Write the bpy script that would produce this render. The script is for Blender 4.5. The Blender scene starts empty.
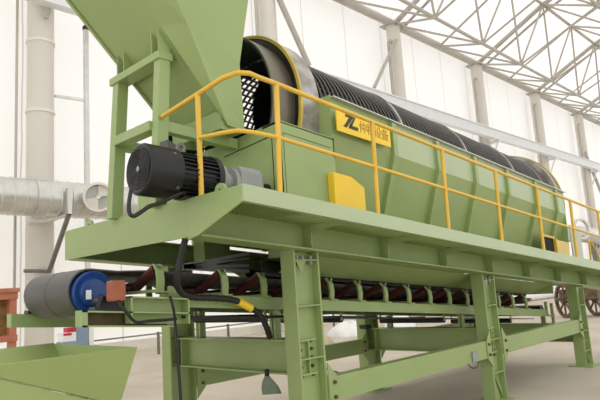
import bpy, math, random
from mathutils import Vector, Matrix
random.seed(7)
SC = bpy.context.scene
COL = SC.collection
PI = math.pi

# ------------------------------------------------------------------ camera
FPX = 577.11
yaw, pit, rol = (math.radians(a) for a in (46.0477, 8.7861, -3.7621))
CAM = Vector((0, 0, 1.6))
fw = Vector((math.sin(yaw)*math.cos(pit), math.cos(yaw)*math.cos(pit), math.sin(pit)))
r0 = fw.cross(Vector((0, 0, 1))).normalized()
u0 = r0.cross(fw)
RV = math.cos(rol)*r0 + math.sin(rol)*u0
UV = RV.cross(fw)
cam = bpy.data.cameras.new('camera')
camo = bpy.data.objects.new('camera', cam)
COL.objects.link(camo)
cam.sensor_width = 36
cam.lens = FPX/600*36
cam.clip_end = 500
m3 = Matrix((RV, UV, -fw)).transposed()
camo.matrix_world = Matrix.Translation(CAM) @ m3.to_4x4()
SC.camera = camo


def at(x, y, Y):                     # where the sight line through a pixel meets the upright plane at depth Y
    d = fw + (x-300)/FPX*RV - (y-200)/FPX*UV
    return CAM + d*((Y-CAM.y)/d.y)


def atx(x, y, X):
    d = fw + (x-300)/FPX*RV - (y-200)/FPX*UV
    return CAM + d*((X-CAM.x)/d.x)


SL = 0.0875                          # the machine runs downhill along +x


def S(x, w):                         # height of level w of the sloping machine at x
    return w - SL*(x-2.576)


# ------------------------------------------------------------------ materials
def nodes(name):
    m = bpy.data.materials.new(name)
    m.use_nodes = True
    nt = m.node_tree
    b = nt.nodes['Principled BSDF']
    return m, nt, b


def srgb(c):
    return tuple(((v/255)/12.92 if v/255 <= .04045 else ((v/255+.055)/1.055)**2.4) for v in c) + (1,)


def mat(name, c, rough=.5, metal=0., var=.12, scale=3., bump=0., bscale=60., c2=None, spec=.5):
    m, nt, b = nodes(name)
    b.inputs['Roughness'].default_value = rough
    b.inputs['Metallic'].default_value = metal
    b.inputs['Specular IOR Level'].default_value = spec
    geo = nt.nodes.new('ShaderNodeNewGeometry')
    nz = nt.nodes.new('ShaderNodeTexNoise')
    nz.inputs['Scale'].default_value = scale
    nz.inputs['Detail'].default_value = 5
    nt.links.new(geo.outputs['Position'], nz.inputs['Vector'])
    ra = nt.nodes.new('ShaderNodeValToRGB')
    a = srgb(c)
    if c2 is None:
        ra.color_ramp.elements[0].color = tuple(v*(1-var) for v in a[:3]) + (1,)
        ra.color_ramp.elements[1].color = tuple(min(1, v*(1+var)) for v in a[:3]) + (1,)
    else:
        ra.color_ramp.elements[0].color = srgb(c2)
        ra.color_ramp.elements[1].color = a
    ra.color_ramp.elements[0].position = .3
    ra.color_ramp.elements[1].position = .7
    nt.links.new(nz.outputs['Fac'], ra.inputs['Fac'])
    nt.links.new(ra.outputs['Color'], b.inputs['Base Color'])
    if bump:
        n2 = nt.nodes.new('ShaderNodeTexNoise')
        n2.inputs['Scale'].default_value = bscale
        nt.links.new(geo.outputs['Position'], n2.inputs['Vector'])
        bp = nt.nodes.new('ShaderNodeBump')
        bp.inputs['Strength'].default_value = bump
        bp.inputs['Distance'].default_value = .01
        nt.links.new(n2.outputs['Fac'], bp.inputs['Height'])
        nt.links.new(bp.outputs['Normal'], b.inputs['Normal'])
    return m


def membrane(name, c, seam_axis, pitch, trans=.5):
    m, nt, b = nodes(name)
    out = nt.nodes['Material Output']
    geo = nt.nodes.new('ShaderNodeNewGeometry')
    sep = nt.nodes.new('ShaderNodeSeparateXYZ')
    nt.links.new(geo.outputs['Position'], sep.inputs[0])
    nz = nt.nodes.new('ShaderNodeTexNoise')
    nz.inputs['Scale'].default_value = .5
    nt.links.new(geo.outputs['Position'], nz.inputs['Vector'])
    ad = nt.nodes.new('ShaderNodeMath'); ad.operation = 'MULTIPLY_ADD'
    nt.links.new(nz.outputs['Fac'], ad.inputs[0]); ad.inputs[1].default_value = .12
    nt.links.new(sep.outputs[seam_axis], ad.inputs[2])
    mo = nt.nodes.new('ShaderNodeMath'); mo.operation = 'MODULO'
    sh = nt.nodes.new('ShaderNodeMath'); sh.operation = 'ADD'; sh.inputs[1].default_value = pitch*40
    nt.links.new(ad.outputs[0], sh.inputs[0])
    nt.links.new(sh.outputs[0], mo.inputs[0]); mo.inputs[1].default_value = pitch
    lt = nt.nodes.new('ShaderNodeMath'); lt.operation = 'LESS_THAN'; lt.inputs[1].default_value = .045
    nt.links.new(mo.outputs[0], lt.inputs[0])
    mx = nt.nodes.new('ShaderNodeMix'); mx.data_type = 'RGBA'
    mx.inputs['A'].default_value = srgb(c)
    mx.inputs['B'].default_value = srgb(tuple(v*.86 for v in c))
    nt.links.new(lt.outputs[0], mx.inputs['Factor'])
    nt.links.new(mx.outputs['Result'], b.inputs['Base Color'])
    b.inputs['Roughness'].default_value = .8
    b.inputs['Specular IOR Level'].default_value = .1
    tr = nt.nodes.new('ShaderNodeBsdfTranslucent')
    nt.links.new(mx.outputs['Result'], tr.inputs['Color'])
    ms = nt.nodes.new('ShaderNodeMixShader'); ms.inputs[0].default_value = trans
    nt.links.new(b.outputs[0], ms.inputs[1]); nt.links.new(tr.outputs[0], ms.inputs[2])
    nt.links.new(ms.outputs[0], out.inputs['Surface'])
    return m


GREEN = mat('green paint', (152, 171, 110), .42, var=.05, scale=2.2, bump=.06, bscale=25)
SHEENG = mat('green paint with painted sheen', (174, 188, 146), .36, var=.04, scale=2)  # paler copy of the green, reflected light painted into the colour
GREEN2 = mat('green paint of the chute', (149, 167, 106), .45, var=.05, scale=1.2, bump=.05, bscale=15)
HOPG = mat('green paint of the hopper', (156, 172, 106), .5, var=.04, scale=2, bump=.04)
YELD = mat('dull yellow paint', (196, 168, 72), .5, var=.12, scale=6)
YEL = mat('yellow paint', (228, 184, 66), .4, var=.06, scale=4)
SIGNY = mat('sign yellow', (246, 206, 52), .45, var=.03)
OCHRE = mat('sign ochre', (176, 132, 30), .5, var=.05)
BLACK = mat('black enamel', (17, 17, 16), .42, var=.2, scale=6)
SIGNK = mat('sign dark green', (42, 58, 28), .5, var=.25, scale=14)
RUB = mat('black rubber', (30, 30, 29), .6, var=.25, scale=5, bump=.1)
BELT = mat('worn belt rubber', (78, 76, 72), .42, var=.16, scale=2.5, bump=.1, bscale=30)
BLUE = mat('blue paint', (26, 64, 128), .3, var=.1)
STEEL = mat('grey steel', (128, 126, 120), .35, .75, var=.15, scale=4)
WIRE = mat('dark screen wire', (84, 82, 78), .3, .55, var=.2, scale=8)
TYRE = mat('worn rail steel', (196, 192, 184), .42, .35, c2=(120, 114, 108), scale=5)
BRONZE = mat('dark bare steel', (112, 106, 92), .38, .6, var=.2, scale=2)
LINER = mat('shade liner', (18, 34, 24), .8)
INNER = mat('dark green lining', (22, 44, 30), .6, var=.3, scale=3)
GREYP = mat('grey gearbox paint', (152, 154, 152), .45, var=.08, scale=8)
ROLL = mat('red-brown roller paint', (74, 32, 27), .5, var=.2, scale=8)
RUST = mat('rusty brown steel', (104, 84, 52), .7, c2=(62, 50, 30), scale=9)
REDO = mat('red lead primer', (200, 124, 98), .6, var=.15, scale=6)
WOODY = mat('brown board', (164, 128, 70), .7, c2=(110, 78, 40), scale=8)
WHITEP = mat('off-white steel paint', (226, 221, 211), .5, var=.04, scale=2)
FRAMEP = mat('pale grey tube paint', (180, 174, 164), .5, var=.05, scale=2)
COLP = mat('pale column paint', (214, 208, 197), .55, var=.03, scale=1)
GALV = mat('galvanised steel', (206, 204, 198), .33, .55, var=.10, scale=3)
TRAYP = mat('tray white', (222, 223, 222), .45, .15, var=.04, scale=2)
CONC = mat('concrete', (206, 195, 178), .8, c2=(186, 174, 157), scale=.55, bump=.15, bscale=8)
TARP = mat('white tarp', (240, 240, 238), .7, var=.05)
TAN = mat('tan sacks', (196, 180, 150), .8, var=.12)
BROWN = mat('brown rusted machine', (128, 104, 80), .7, c2=(90, 70, 52), scale=6)
LBLUE = mat('pale blue steel', (140, 160, 184), .5, var=.06)
RAGM = mat('grey green cloth', (122, 138, 118), .8, var=.12, scale=12)
ORANGE = mat('orange box', (160, 88, 58), .5, var=.12, scale=10)
PALEY = mat('pale yellow board', (232, 200, 122), .55, var=.05)
PALEG = mat('pale green-grey board', (196, 204, 184), .55, var=.05)
REDT = mat('red print', (190, 50, 60), .5)
DARK = mat('dark recess', (20, 20, 18), .8)


# ------------------------------------------------------------------ mesh builder
class MB:
    def __init__(s, sh=False):
        s.v = []; s.f = []; s.sh = sh

    def add(s, vs, fs):
        n = len(s.v)
        s.v += [Vector(v) for v in vs]
        s.f += [tuple(n+i for i in f) for f in fs]
        return s

    def hexa(s, p):                  # 8 points, bottom ring then top ring
        return s.add(p, [(3, 2, 1, 0), (4, 5, 6, 7), (0, 1, 5, 4), (1, 2, 6, 5), (2, 3, 7, 6), (3, 0, 4, 7)])

    def box(s, x0, x1, y0, y1, z0, z1):
        return s.hexa([(x0, y0, z0), (x1, y0, z0), (x1, y1, z0), (x0, y1, z0), (x0, y0, z1), (x1, y0, z1), (x1, y1, z1), (x0, y1, z1)])

    def prism(s, poly, fn, t0, t1):  # poly (a,b) -> fn(a,b,t)
        n = len(poly)
        vs = [fn(a, b, t0) for a, b in poly] + [fn(a, b, t1) for a, b in poly]
        fs = [tuple(range(n))[::-1], tuple(range(n, 2*n))] + [(i, (i+1) % n, n+(i+1) % n, n+i) for i in range(n)]
        return s.add(vs, fs)

    def prism_x(s, poly, x0, x1): return s.prism(poly, lambda a, b, t: (t, a, b), x0, x1)   # poly in y,z
    def prism_y(s, poly, y0, y1): return s.prism(poly, lambda a, b, t: (a, t, b), y0, y1)   # poly in x,z
    def prism_z(s, poly, z0, z1): return s.prism(poly, lambda a, b, t: (a, b, t), z0, z1)

    def tube(s, pts, r, n=10, closed=False, caps=True):
        pts = [Vector(p) for p in pts]
        N = len(pts)
        rs = r if isinstance(r, (list, tuple)) else [r]*N
        base = len(s.v)
        up = None
        for i, p in enumerate(pts):
            if closed:
                t = pts[(i+1) % N] - pts[i-1]
            else:
                t = pts[min(i+1, N-1)] - pts[max(i-1, 0)]
            t.normalize()
            if up is None:
                up = Vector((0, 0, 1)) if abs(t.z) < .9 else Vector((1, 0, 0))
            a = (up - t*up.dot(t)).normalized()
            up = a
            b = t.cross(a)
            for k in range(n):
                an = 2*PI*k/n
                s.v.append(p + rs[i]*(math.cos(an)*a + math.sin(an)*b))
        for i in range(N if closed else N-1):
            j = (i+1) % N
            for k in range(n):
                l = (k+1) % n
                s.f.append((base+i*n+k, base+j*n+k, base+j*n+l, base+i*n+l))
        if caps and not closed:
            s.f.append(tuple(base+k for k in range(n))[::-1][::-1])
            s.f.append(tuple(base+(N-1)*n+k for k in range(n))[::-1])
        return s

    def lathe(s, o, ax, prof, n=48, closed=False):  # prof (t, r) along ax from o
        o = Vector(o); ax = Vector(ax).normalized()
        a = (Vector((0, 0, 1)) - ax*ax.z)
        a = a.normalized() if a.length > .1 else Vector((1, 0, 0))
        b = ax.cross(a)
        base = len(s.v); M = len(prof)
        for t, r in prof:
            for k in range(n):
                an = 2*PI*k/n
                s.v.append(o + ax*t + r*(math.cos(an)*a + math.sin(an)*b))
        for i in range(M if closed else M-1):
            j = (i+1) % M
            for k in range(n):
                l = (k+1) % n
                s.f.append((base+i*n+k, base+i*n+l, base+j*n+l, base+j*n+k))
        if not closed:
            s.f.append(tuple(base+k for k in range(n))[::-1])
            s.f.append(tuple(base+(M-1)*n+k for k in range(n)))
        return s

    def bar(s, p0, p1, wx, wz, up=(0, 0, 1)):       # rectangular bar between two points
        p0 = Vector(p0); p1 = Vector(p1); t = (p1-p0).normalized()
        side = t.cross(Vector(up)).normalized()*wx/2
        u = side.cross(t).normalized()*wz/2
        return s.hexa([p0-side-u, p0+side-u, p1+side-u, p1-side-u, p0-side+u, p0+side+u, p1+side+u, p1-side+u])

    def build(s, name, material, parent=None, origin=None, smooth=None, kind=None, label=None, bevel=0):
        vs = [Vector((v.x, v.y, S(v.x, v.z))) if s.sh else v for v in s.v]
        if parent is not None:
            o0 = parent['_o'] if '_o' in parent else (0, 0, 0)
            o0 = Vector(o0)
        else:
            if origin is None:
                xs = [v.x for v in vs]; ys = [v.y for v in vs]; zs = [v.z for v in vs]
                origin = ((min(xs)+max(xs))/2, (min(ys)+max(ys))/2, min(zs))
            o0 = Vector(origin)
        me = bpy.data.meshes.new(name)
        me.from_pydata([tuple(v-o0) for v in vs], [], s.f)
        me.validate()
        import bmesh
        bm = bmesh.new(); bm.from_mesh(me)
        bmesh.ops.recalc_face_normals(bm, faces=bm.faces)
        bm.to_mesh(me); bm.free()
        me.materials.append(material)
        ob = bpy.data.objects.new(name, me)
        COL.objects.link(ob)
        if parent is not None:
            ob.parent = parent
        else:
            ob.location = o0
        ob['_o'] = tuple(o0)
        if smooth:
            for p in me.polygons: p.use_smooth = True
            me.set_sharp_from_angle(angle=math.radians(smooth))
        if bevel:
            bv = ob.modifiers.new('bevel', 'BEVEL'); bv.width = bevel; bv.segments = 2; bv.limit_method = 'ANGLE'
        if kind: ob['kind'] = kind
        if label: ob['label'] = label
        return ob


def tag(o, label, cat, group=None, kind=None):
    o['label'] = label; o['category'] = cat
    if group: o['group'] = group
    if kind: o['kind'] = kind
    return o


def thing(name, loc, label, cat, group=None, kind=None):
    o = bpy.data.objects.new(name, None)
    o.empty_display_size = .1
    COL.objects.link(o)
    o.location = loc
    o['_o'] = tuple(loc)
    return tag(o, label, cat, group, kind)


def struct(o):
    o['kind'] = 'structure'
    return o


def beamI_x(mb, x0, x1, yc, w0, w1, hw=.12, tf=.018, tw=.014):
    mb.box(x0, x1, yc-hw, yc+hw, w0, w0+tf)
    mb.box(x0, x1, yc-hw, yc+hw, w1-tf, w1)
    mb.box(x0, x1, yc-tw/2, yc+tw/2, w0+tf, w1-tf)
    return mb


def beamI_y(mb, xc, y0, y1, z0, z1, hw=.09, tf=.016, tw=.014):
    mb.box(xc-hw, xc+hw, y0, y1, z0, z0+tf)
    mb.box(xc-hw, xc+hw, y0, y1, z1-tf, z1)
    mb.box(xc-tw/2, xc+tw/2, y0, y1, z0+tf, z1-tf)
    return mb


def hose(pts, r, sub=6):
    P = [Vector(p) for p in pts]
    out = []
    for i in range(len(P)-1):
        p0, p1, p2, p3 = P[max(0, i-1)], P[i], P[i+1], P[min(len(P)-1, i+2)]
        for s in range(sub):
            t = s/sub
            out.append(.5*((2*p1) + (-p0+p2)*t + (2*p0-5*p1+4*p2-p3)*t*t + (-p0+3*p1-3*p2+p3)*t**3))
    out.append(P[-1])
    return out

# ================================================================== BUILDING (setting)
K = 17/12


def bk(x, y, z):                     # building points measured on the 12 m plane, pushed out to the wall
    return CAM + K*(Vector((x, y, z))-CAM)


WALLY = 17.75
WALL = membrane('white membrane wall', (248, 247, 245), 0, 3.233, .5)
ROOF = membrane('white membrane roof', (238, 236, 232), 0, 3.233, .5)
fl = MB().add([(-12, -8, 0), (95, -8, 0), (95, 24, 0), (-12, 24, 0)], [(0, 1, 2, 3)]).build('floor', CONC, origin=(0, 0, 0))
struct(fl)
struct(MB().box(-10, 92, WALLY, WALLY+.06, 0, 17.2).build('wall_back', WALL))
outer = [(12, 11.72), (8.6, 13.4), (5.0, 14.65), (1.2, 15.4), (-3.0, 15.7)]
oy = [tuple(bk(0, y, z))[1:] for y, z in outer]
rp = [(WALLY, 17.0)] + [(y, z+.35) for y, z in oy]
mb = MB()
for (ya, za), (yb, zb) in zip(rp, rp[1:]):
    mb.add([(-10, ya, za), (92, ya, za), (92, yb, zb), (-10, yb, zb)], [(0, 1, 2, 3)])
struct(mb.build('ceiling', ROOF, smooth=50))
struct(MB().box(-10, 92, 17.45, 17.74, 0, .32).build('baseboard_back', mat('low kerb', (226, 220, 208), .7, var=.04)))

# round columns along the back wall
colx = [6.69 + 9.66*i for i in range(-1, 7)]
colnames = ['round pale column behind the far end of the round duct', 'round pale column nearest the left edge with two strap collars and a duct bracket',
            'round pale column rising directly behind the yellow drum ring', 'round pale column above the yellow sign, with a knee brace on its left',
            'second round column to the right of the one above the yellow sign', 'third round column to the right of the one above the yellow sign',
            'fourth round column right of the sign, near the right edge of the picture', 'last round column, farthest along the wall']
CR = .385
for i, cx in enumerate(colx):
    if i == 0:
        continue
    t = thing('column', (cx, 17.0, 0), colnames[i], 'column', 'round columns along the back wall')
    MB().lathe((cx, 17.0, 0), (0, 0, 1), [(0, CR), (15.75, CR)], 28).build('shaft', COLP, t, smooth=40)
    MB().box(cx-.5, cx+.5, 16.5, 17.5, 15.75, 15.85).build('cap_plate', FRAMEP, t)
    if i == 1:
        for zz in (6.85+.42, 9.05+.42):
            MB().lathe((cx, 17.0, zz), (0, 0, 1), [(0, CR), (0, CR+.03), (.09, CR+.03), (.09, CR)], 28, closed=True).build('strap', WHITEP, t, smooth=40)
    MB().tube([(cx-.72, 16.9, 0), (cx-.72, 16.9, 14.6), (cx-.55, 16.9, 14.75), (cx-.2, 16.95, 14.75)], .085 if i > 1 else .04, 8).build('downpipe', FRAMEP, t, smooth=50)
# knee braces and lattice struts next to the columns
t = thing('knee_brace', (colx[3], 16.7, 11.2), 'pale tubular brace slanting from column down to the tray above the sign', 'brace', 'tubular wall braces')
MB().tube([at(396, 40, 16.5), at(374, 88, 16.5)], .09, 8).build('tube', FRAMEP, t, smooth=50)
t = thing('knee_brace', (colx[2]+1, 16.7, 9.4), 'long pale tubular brace falling right from behind the drum ring to the tray', 'brace', 'tubular wall braces')
MB().tube([at(277, -6, 16.46), at(309, 66, 16.46)], .13, 8).build('tube', FRAMEP, t, smooth=50)
t = thing('knee_brace', (colx[6], 16.7, 9.4), 'pale tubular brace falling right behind the railing at the right edge', 'brace', 'tubular wall braces')
MB().tube([at(585, 152, 16.46), at(606, 205, 16.46)], .13, 8).build('tube', FRAMEP, t, smooth=50)
t = thing('knee_brace', (colx[1], 16.4, 15), 'short pale bar against the top of the leftmost column', 'brace', 'tubular wall braces')
MB().tube([at(54, -6, 16.4), at(46, 18, 16.4)], .07, 8).build('tube', FRAMEP, t, smooth=50)

# space frame of the roof
O = lambda j, k: bk(18.45-6.84+3.42*k, outer[j][0], outer[j][1])
def I(j, k):
    a, b, c, d = O(j, k), O(j, k+1), O(j+1, k), O(j+1, k+1)
    mid = (a+b+c+d)/4
    n = (c-a).cross(b-a).normalized()
    if n.z > 0: n = -n
    return mid + n*2.42*K
NK, NJ = 13, 4
t = thing('roof_space_frame', (30, 17, 15.9), 'pale tubular space frame under the white roof membrane', 'roof frame')
for j in range(NJ+1):
    MB().tube([O(j, 0), O(j, NK)], (.22 if j == 0 else .10), 8).build('outer_chord', FRAMEP, t, smooth=50)
for k in range(NK+1):
    MB().tube([O(j, k) for j in range(NJ+1)], (.15 if k % 2 == 0 else .07), 8).build('arch_chord', FRAMEP, t, smooth=50)
    if k % 2 == 0:
        MB().tube([O(j, k)+Vector((.62, -.1, -.12)) for j in range(NJ+1)], .085, 8).build('arch_chord', FRAMEP, t, smooth=50)
for j in range(NJ):
    MB().tube([I(j, k) for k in range(NK)], .09, 8).build('inner_chord', FRAMEP, t, smooth=50)
for k in range(NK):
    MB().tube([I(j, k) for j in range(NJ)], .06, 8).build('inner_chord', FRAMEP, t, smooth=50)
for j in range(2):
    for k in range(12):
        for q in (O(j, k), O(j, k+1), O(j+1, k), O(j+1, k+1)):
            MB().tube([I(j, k), q], .066, 6).build('web_strut', FRAMEP, t, smooth=50)

# long tray / gutter fixed along the columns
def L(x, y, z): return bk(x, y, z)
ty0, ty1 = 15.95, 16.3
tz = at(500, 130.5, 15.95).z - .34
t = thing('wall_tray', (40, 16.2, tz), 'long white steel tray running along the columns behind the drum', 'cable tray')
MB().box(0, 90, ty0, ty1, tz-.3, tz-.24).build('tray_floor', TRAYP, t)
MB().box(0, 90, ty0, ty0+.05, tz-.24, tz+.3).build('tray_side', TRAYP, t)
MB().box(0, 90, ty1-.05, ty1, tz-.24, tz+.3).build('tray_side', TRAYP, t)
MB().box(0, 90, ty0-.06, ty0, tz+.27, tz+.34).build('tray_lip', TRAYP, t)
for i in range(2, 8):
    cx = colx[i]
    MB().box(cx-.12, cx+.12, ty0, 16.62, tz-.45, tz-.3).build('tray_bracket', TRAYP, t)
    MB().tube([(cx, 16.1, tz-.44), (cx, 16.58, tz-1.5)], .05, 6).build('tray_bracket', TRAYP, t)
    MB().box(cx-.9, cx-.75, ty0-.08, ty1, tz-.42, tz-.3).build('tray_clip', TRAYP, t)

# wind post with tie
t = thing('wall_post', (8.6, 16.9, 0), 'slim grey post with black cap beside the leftmost column', 'post')
pt = at(85.5, 30, 16.9); pb = at(84, 260, 16.9)
MB().box(pt.x-.065, pt.x+.065, 16.82, 16.95, 0, pt.z).build('shaft', GALV, t)
MB().box(pt.x-.075, pt.x+.075, 16.8, 16.96, pt.z, pt.z+.12).build('cap', DARK, t)
a = at(55, 96, 16.9); b_ = at(84, 100, 16.9)
MB().bar(a, (pt.x, 16.9, b_.z), .08, .08).build('tie_bar', GALV, t)

# ventilation duct
t = thing('ventilation_duct', (6, 16.0, 4.05), 'round spiral ventilation duct running behind the motor', 'duct')
dz = 4.49
mb = MB()
prof = []
x = -6.0
while x < 16:
    prof += [(x, .50), (x+.27, .50), (x+.285, .515), (x+.30, .50)]
    x += .30
mb.lathe((0, 15.7, dz), (1, 0, 0), [(p, r) for p, r in prof], 40)
mb.build('spiral_pipe', GALV, t, smooth=30)
MB().lathe((5.95, 15.7, dz), (1, 0, 0), [(0, .49), (0, .55), (.07, .55), (.07, .49)], 40, closed=True).build('collar', GALV, t, smooth=40)
oc = at(98.5, 197, 14.9)
axd = (Vector((-.42, -1, -.12))).normalized()
br = MB(); br.lathe(oc, axd, [(-.75, .38), (0, .38), (0, .345), (-.1, .34), (-.7, .32)], 36, closed=True)
br.build('branch_spigot', GALV, t, smooth=40)
MB().lathe(oc, axd, [(-.02, .37), (-.02, .41), (.05, .41), (.05, .345)], 36, closed=True).build('spigot_ring', WHITEP, t, smooth=40)
vb = MB()
a1 = (Vector((0, 0, 1)) - axd*axd.z).normalized(); b1 = axd.cross(a1)
for s0, s1 in ((PI*.55, PI*1.0), (PI*1.55, PI*2.0)):
    pts = [oc - axd*.06] + [oc - axd*.06 + .345*(math.cos(s0+(s1-s0)*i/8)*a1 + math.sin(s0+(s1-s0)*i/8)*b1) for i in range(9)]
    n = len(pts)
    vb.add(pts + [p - axd*.02 for p in pts], [tuple(range(n)), tuple(range(n, 2*n))[::-1]] + [(i, (i+1) % n, n+(i+1) % n, n+i) for i in range(n)])
vb.build('damper_blade', WHITEP, t)
MB().lathe(oc, axd, [(-.20, .343), (-.16, .343)], 30).build('damper_back', GALV, t, smooth=40)
MB().tube([oc+axd*.0, oc-axd*.2], .06, 12).build('damper_hub', WHITEP, t, smooth=40)

t = thing('duct_bracket', (6.9, 15.6, 2.2), 'grey slanting bracket holding the round duct to the leftmost column', 'bracket')
MB().bar(at(69, 188, 15.1), at(69, 214, 15.1), .12, .12, up=(1, 0, 0)).build('upright', GALV, t)
MB().tube([at(69, 214, 15.1), at(49, 272, 16.5)], .07, 8).build('strut', STEEL, t, smooth=50)
MB().tube([at(29, 223, 16.5), at(48, 221, 16.2), at(69, 214, 15.1)], .06, 8).build('arm', GALV, t, smooth=50)
t = thing('column_clip', (6.7, 16.5, 2.1), 'thin grey rod clipped across the leftmost column under the duct', 'clip')
MB().tube([at(24, 271, 16.5), at(44, 271, 16.5), at(47.5, 272, 16.5)], .05, 8).build('rod', STEEL, t, smooth=50)

# ================================================================== STEEL PLATFORM
XE, XR = 2.576, 12.7
TOP = 2.345
plat = thing('steel_platform', (3.82, 3.68, 0), 'green steel platform on six legs carrying the screen drum', 'platform')
for yc in (3.68, 5.75):
    b = MB(True); beamI_x(b, XE+.02, XR, yc, 2.05, TOP-.03, .125)
    if yc == 3.68:
        for i in range(9):
            xx = 3.82 + 1.16*i
            b.box(xx-.006, xx+.006, yc-.115, yc-.007, 2.068, TOP-.05)
    b.build('side_beam', GREEN, plat, bevel=.004)
# left end channel across the platform
b = MB(True)
b.box(XE-.012, XE, 3.69, 5.87, 2.05, TOP+.002)
b.box(XE+.001, XE+.10, 3.69, 5.86, TOP-.028, TOP-.014)
b.build('end_channel', GREEN, plat)
# tapered end bracket of the walkway (left end) and inner brackets
def bracket(x, th=.012):
    return MB(True).prism_x([(3.56, 2.05), (3.03, 2.228), (3.03, TOP+.002), (3.689, TOP+.002), (3.689, 2.03)], x-th, x)
bracket(XE).build('end_bracket', GREEN, plat)
for i in range(8):
    MB(True).prism_x([(3.56, 2.215), (3.1, 2.255), (3.1, 2.283), (3.56, 2.283)], 3.82+1.16*i-.005, 3.82+1.16*i+.005).build('walkway_bracket', GREEN, plat)
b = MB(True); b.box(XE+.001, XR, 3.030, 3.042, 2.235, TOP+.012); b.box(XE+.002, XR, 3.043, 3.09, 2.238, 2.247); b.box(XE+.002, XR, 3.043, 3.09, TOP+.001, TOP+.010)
b.build('walkway_edge', SHEENG, plat)
b = MB(True)
xx = XE+.04
while xx < XR:
    b.box(xx-.004, xx+.004, 3.05, 3.68, 2.285, 2.325); xx += .06
for i in range(9):
    yy = 3.08+.07*i
    b.box(XE+.02, XR, yy-.004, yy+.004, 2.30, 2.315)
b.build('walkway_grating', GREEN, plat)
MB(True).box(XE+.002, 3.40, 3.10, 5.85, TOP-.012, TOP).build('deck_plate', GREEN, plat)
MB(True).box(4.0, XR, 3.5, 3.84, TOP-.029, TOP-.004).build('deck_plate', GREEN, plat)
# lifting lugs on the end channel
for yy, in ((3.30,), (5.38,)):
    lg = MB(); c = Vector((XE+.03, yy, TOP-.02))
    lg.lathe(c+Vector((-.02, 0, 0.02)), (1, 0, 0), [(0, .022), (0, .062), (.024, .062), (.024, .022)], 20, closed=True)
    lg.build('lifting_lug', GREEN, plat, smooth=40)

LX = (3.82, 7.3, 10.62)
stiffz = {(0, 0): (1.86, 1.45, .99, .5), (1, 0): (1.56, 1.23, .79, .37), (2, 0): (1.32, 1.02, .585, .25)}
for ix, lx in enumerate(LX):
    for iy, ly in enumerate((3.735, 5.75)):
        zt = S(lx, 2.05)
        b = MB()
        for sg in (-1, 1):
            b.hexa([(lx+sg*.155-.011, ly-.085, .02), (lx+sg*.155+.011, ly-.085, .02), (lx+sg*.155+.011, ly+.085, .02), (lx+sg*.155-.011, ly+.085, .02)] +
                   [(lx+sg*.155+dx, ly+dy, S(lx+sg*.155+dx, 2.05)) for dx, dy in ((-.011, -.085), (.011, -.085), (.011, .085), (-.011, .085))])
        b.box(lx-.145, lx+.145, ly-.007, ly+.007, .02, zt)
        leg = b.build('leg', GREEN, plat)
        MB().box(lx-.22, lx+.22, ly-.2, ly+.2, 0, .022).build('base_plate', GREEN, leg)
        zz = stiffz.get((ix, iy), (zt-.2, zt*.7, zt*.45, .3))
        for z in zz:
            MB().box(lx-.144, lx+.144, ly-.083, ly-.007, z-.006, z+.006).build('stiffener', GREEN, leg)
        if iy == 0:
            zj = zz[0]
            g = MB(); g.prism_y([(lx-.12, zj-.006), (lx+.0, zj-.006), (lx-.06, zj-.12)], ly-.07, ly-.065)
            g.build('gusset', GREEN, leg)
            for bx in (-.1, -.02, .09):
                MB().lathe((lx+bx, ly-.05, zj-.045), (0, 0, 1), [(0, .017), (.085, .017)], 6).build('bolt', STEEL, leg)
            zc = .68 if ix else 1.0
            for k in range(5):
                for bx in (-.08, .06):
                    MB().lathe((lx+bx, ly-.006, (1.14-.075*k) if ix == 0 else (.86-.07*k)), (0, -1, 0), [(0, .016), (.02, .016)], 6).build('bolt', RUST, leg)
            # foot web triangle
            MB().prism_y([(lx+.144, .02), (lx+.144, .16), (lx+.0, .30)][::-1], ly-.03, ly-.02).build('gusset', GREEN, leg)
# cross beams under the conveyor
for lx, z0, z1 in ((3.82, .845, 1.155), (7.3, .615, .94), (10.62, .40, .72)):
    b = MB(); beamI_y(b, lx, 3.69, 5.74, z0, z1, .10)
    for yy in (3.86, 5.56):
        b.box(lx-.095, lx+.095, yy-.005, yy+.005, z0+.016, z1-.016)
    b.build('cross_beam', GREEN, plat)
# tie beams from leg to leg
for ly, y0 in ((3.735, 3.60), (5.75, 5.68)):
    for a, c in ((0, 1), (1, 2)):
        b = MB(); xa, xb = LX[a]+.168, LX[c]-.168
        b.box(xa, xb, ly-.09, ly-.075, .58, .795); b.box(xa, xb, ly-.074, ly+.03, .58, .592); b.box(xa, xb, ly-.074, ly+.03, .783, .795)
        tb = b.build('tie_beam', GREEN, plat)
        for xg, sg in ((xa, 1), (xb, -1)):
            MB().prism_y([(xg, .46), (xg+sg*.11, .57), (xg+sg*.11, .80), (xg, .93)], ly-.105, ly-.092).build('gusset_plate', GREEN, tb)
            for zz in (.62, .75):
                MB().lathe((xg+sg*.07, ly-.105, zz), (0, -1, 0), [(0, .018), (.02, .018)], 6).build('bolt', RUST, tb)
jp = at(474, 357, 3.64)
MB().box(jp.x-.05, jp.x+.05, 3.625, 3.643, jp.z-.06, jp.z+.06).build('junction_plate', GREYP, plat, label='small grey plate by the second leg')
MB().tube(hose([at(x, y, 3.62) for x, y in ((468, 364), (472, 368), (477, 367), (479, 362))], .01), .007, 6).build('loose_wire', RUST, plat, smooth=60, label='short brown wire loop')
# small black clip and pads
MB().box(7.3-.22, 7.3-.10, 5.60, 5.74, .94, 1.0).build('pad', BLACK, plat)

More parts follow.
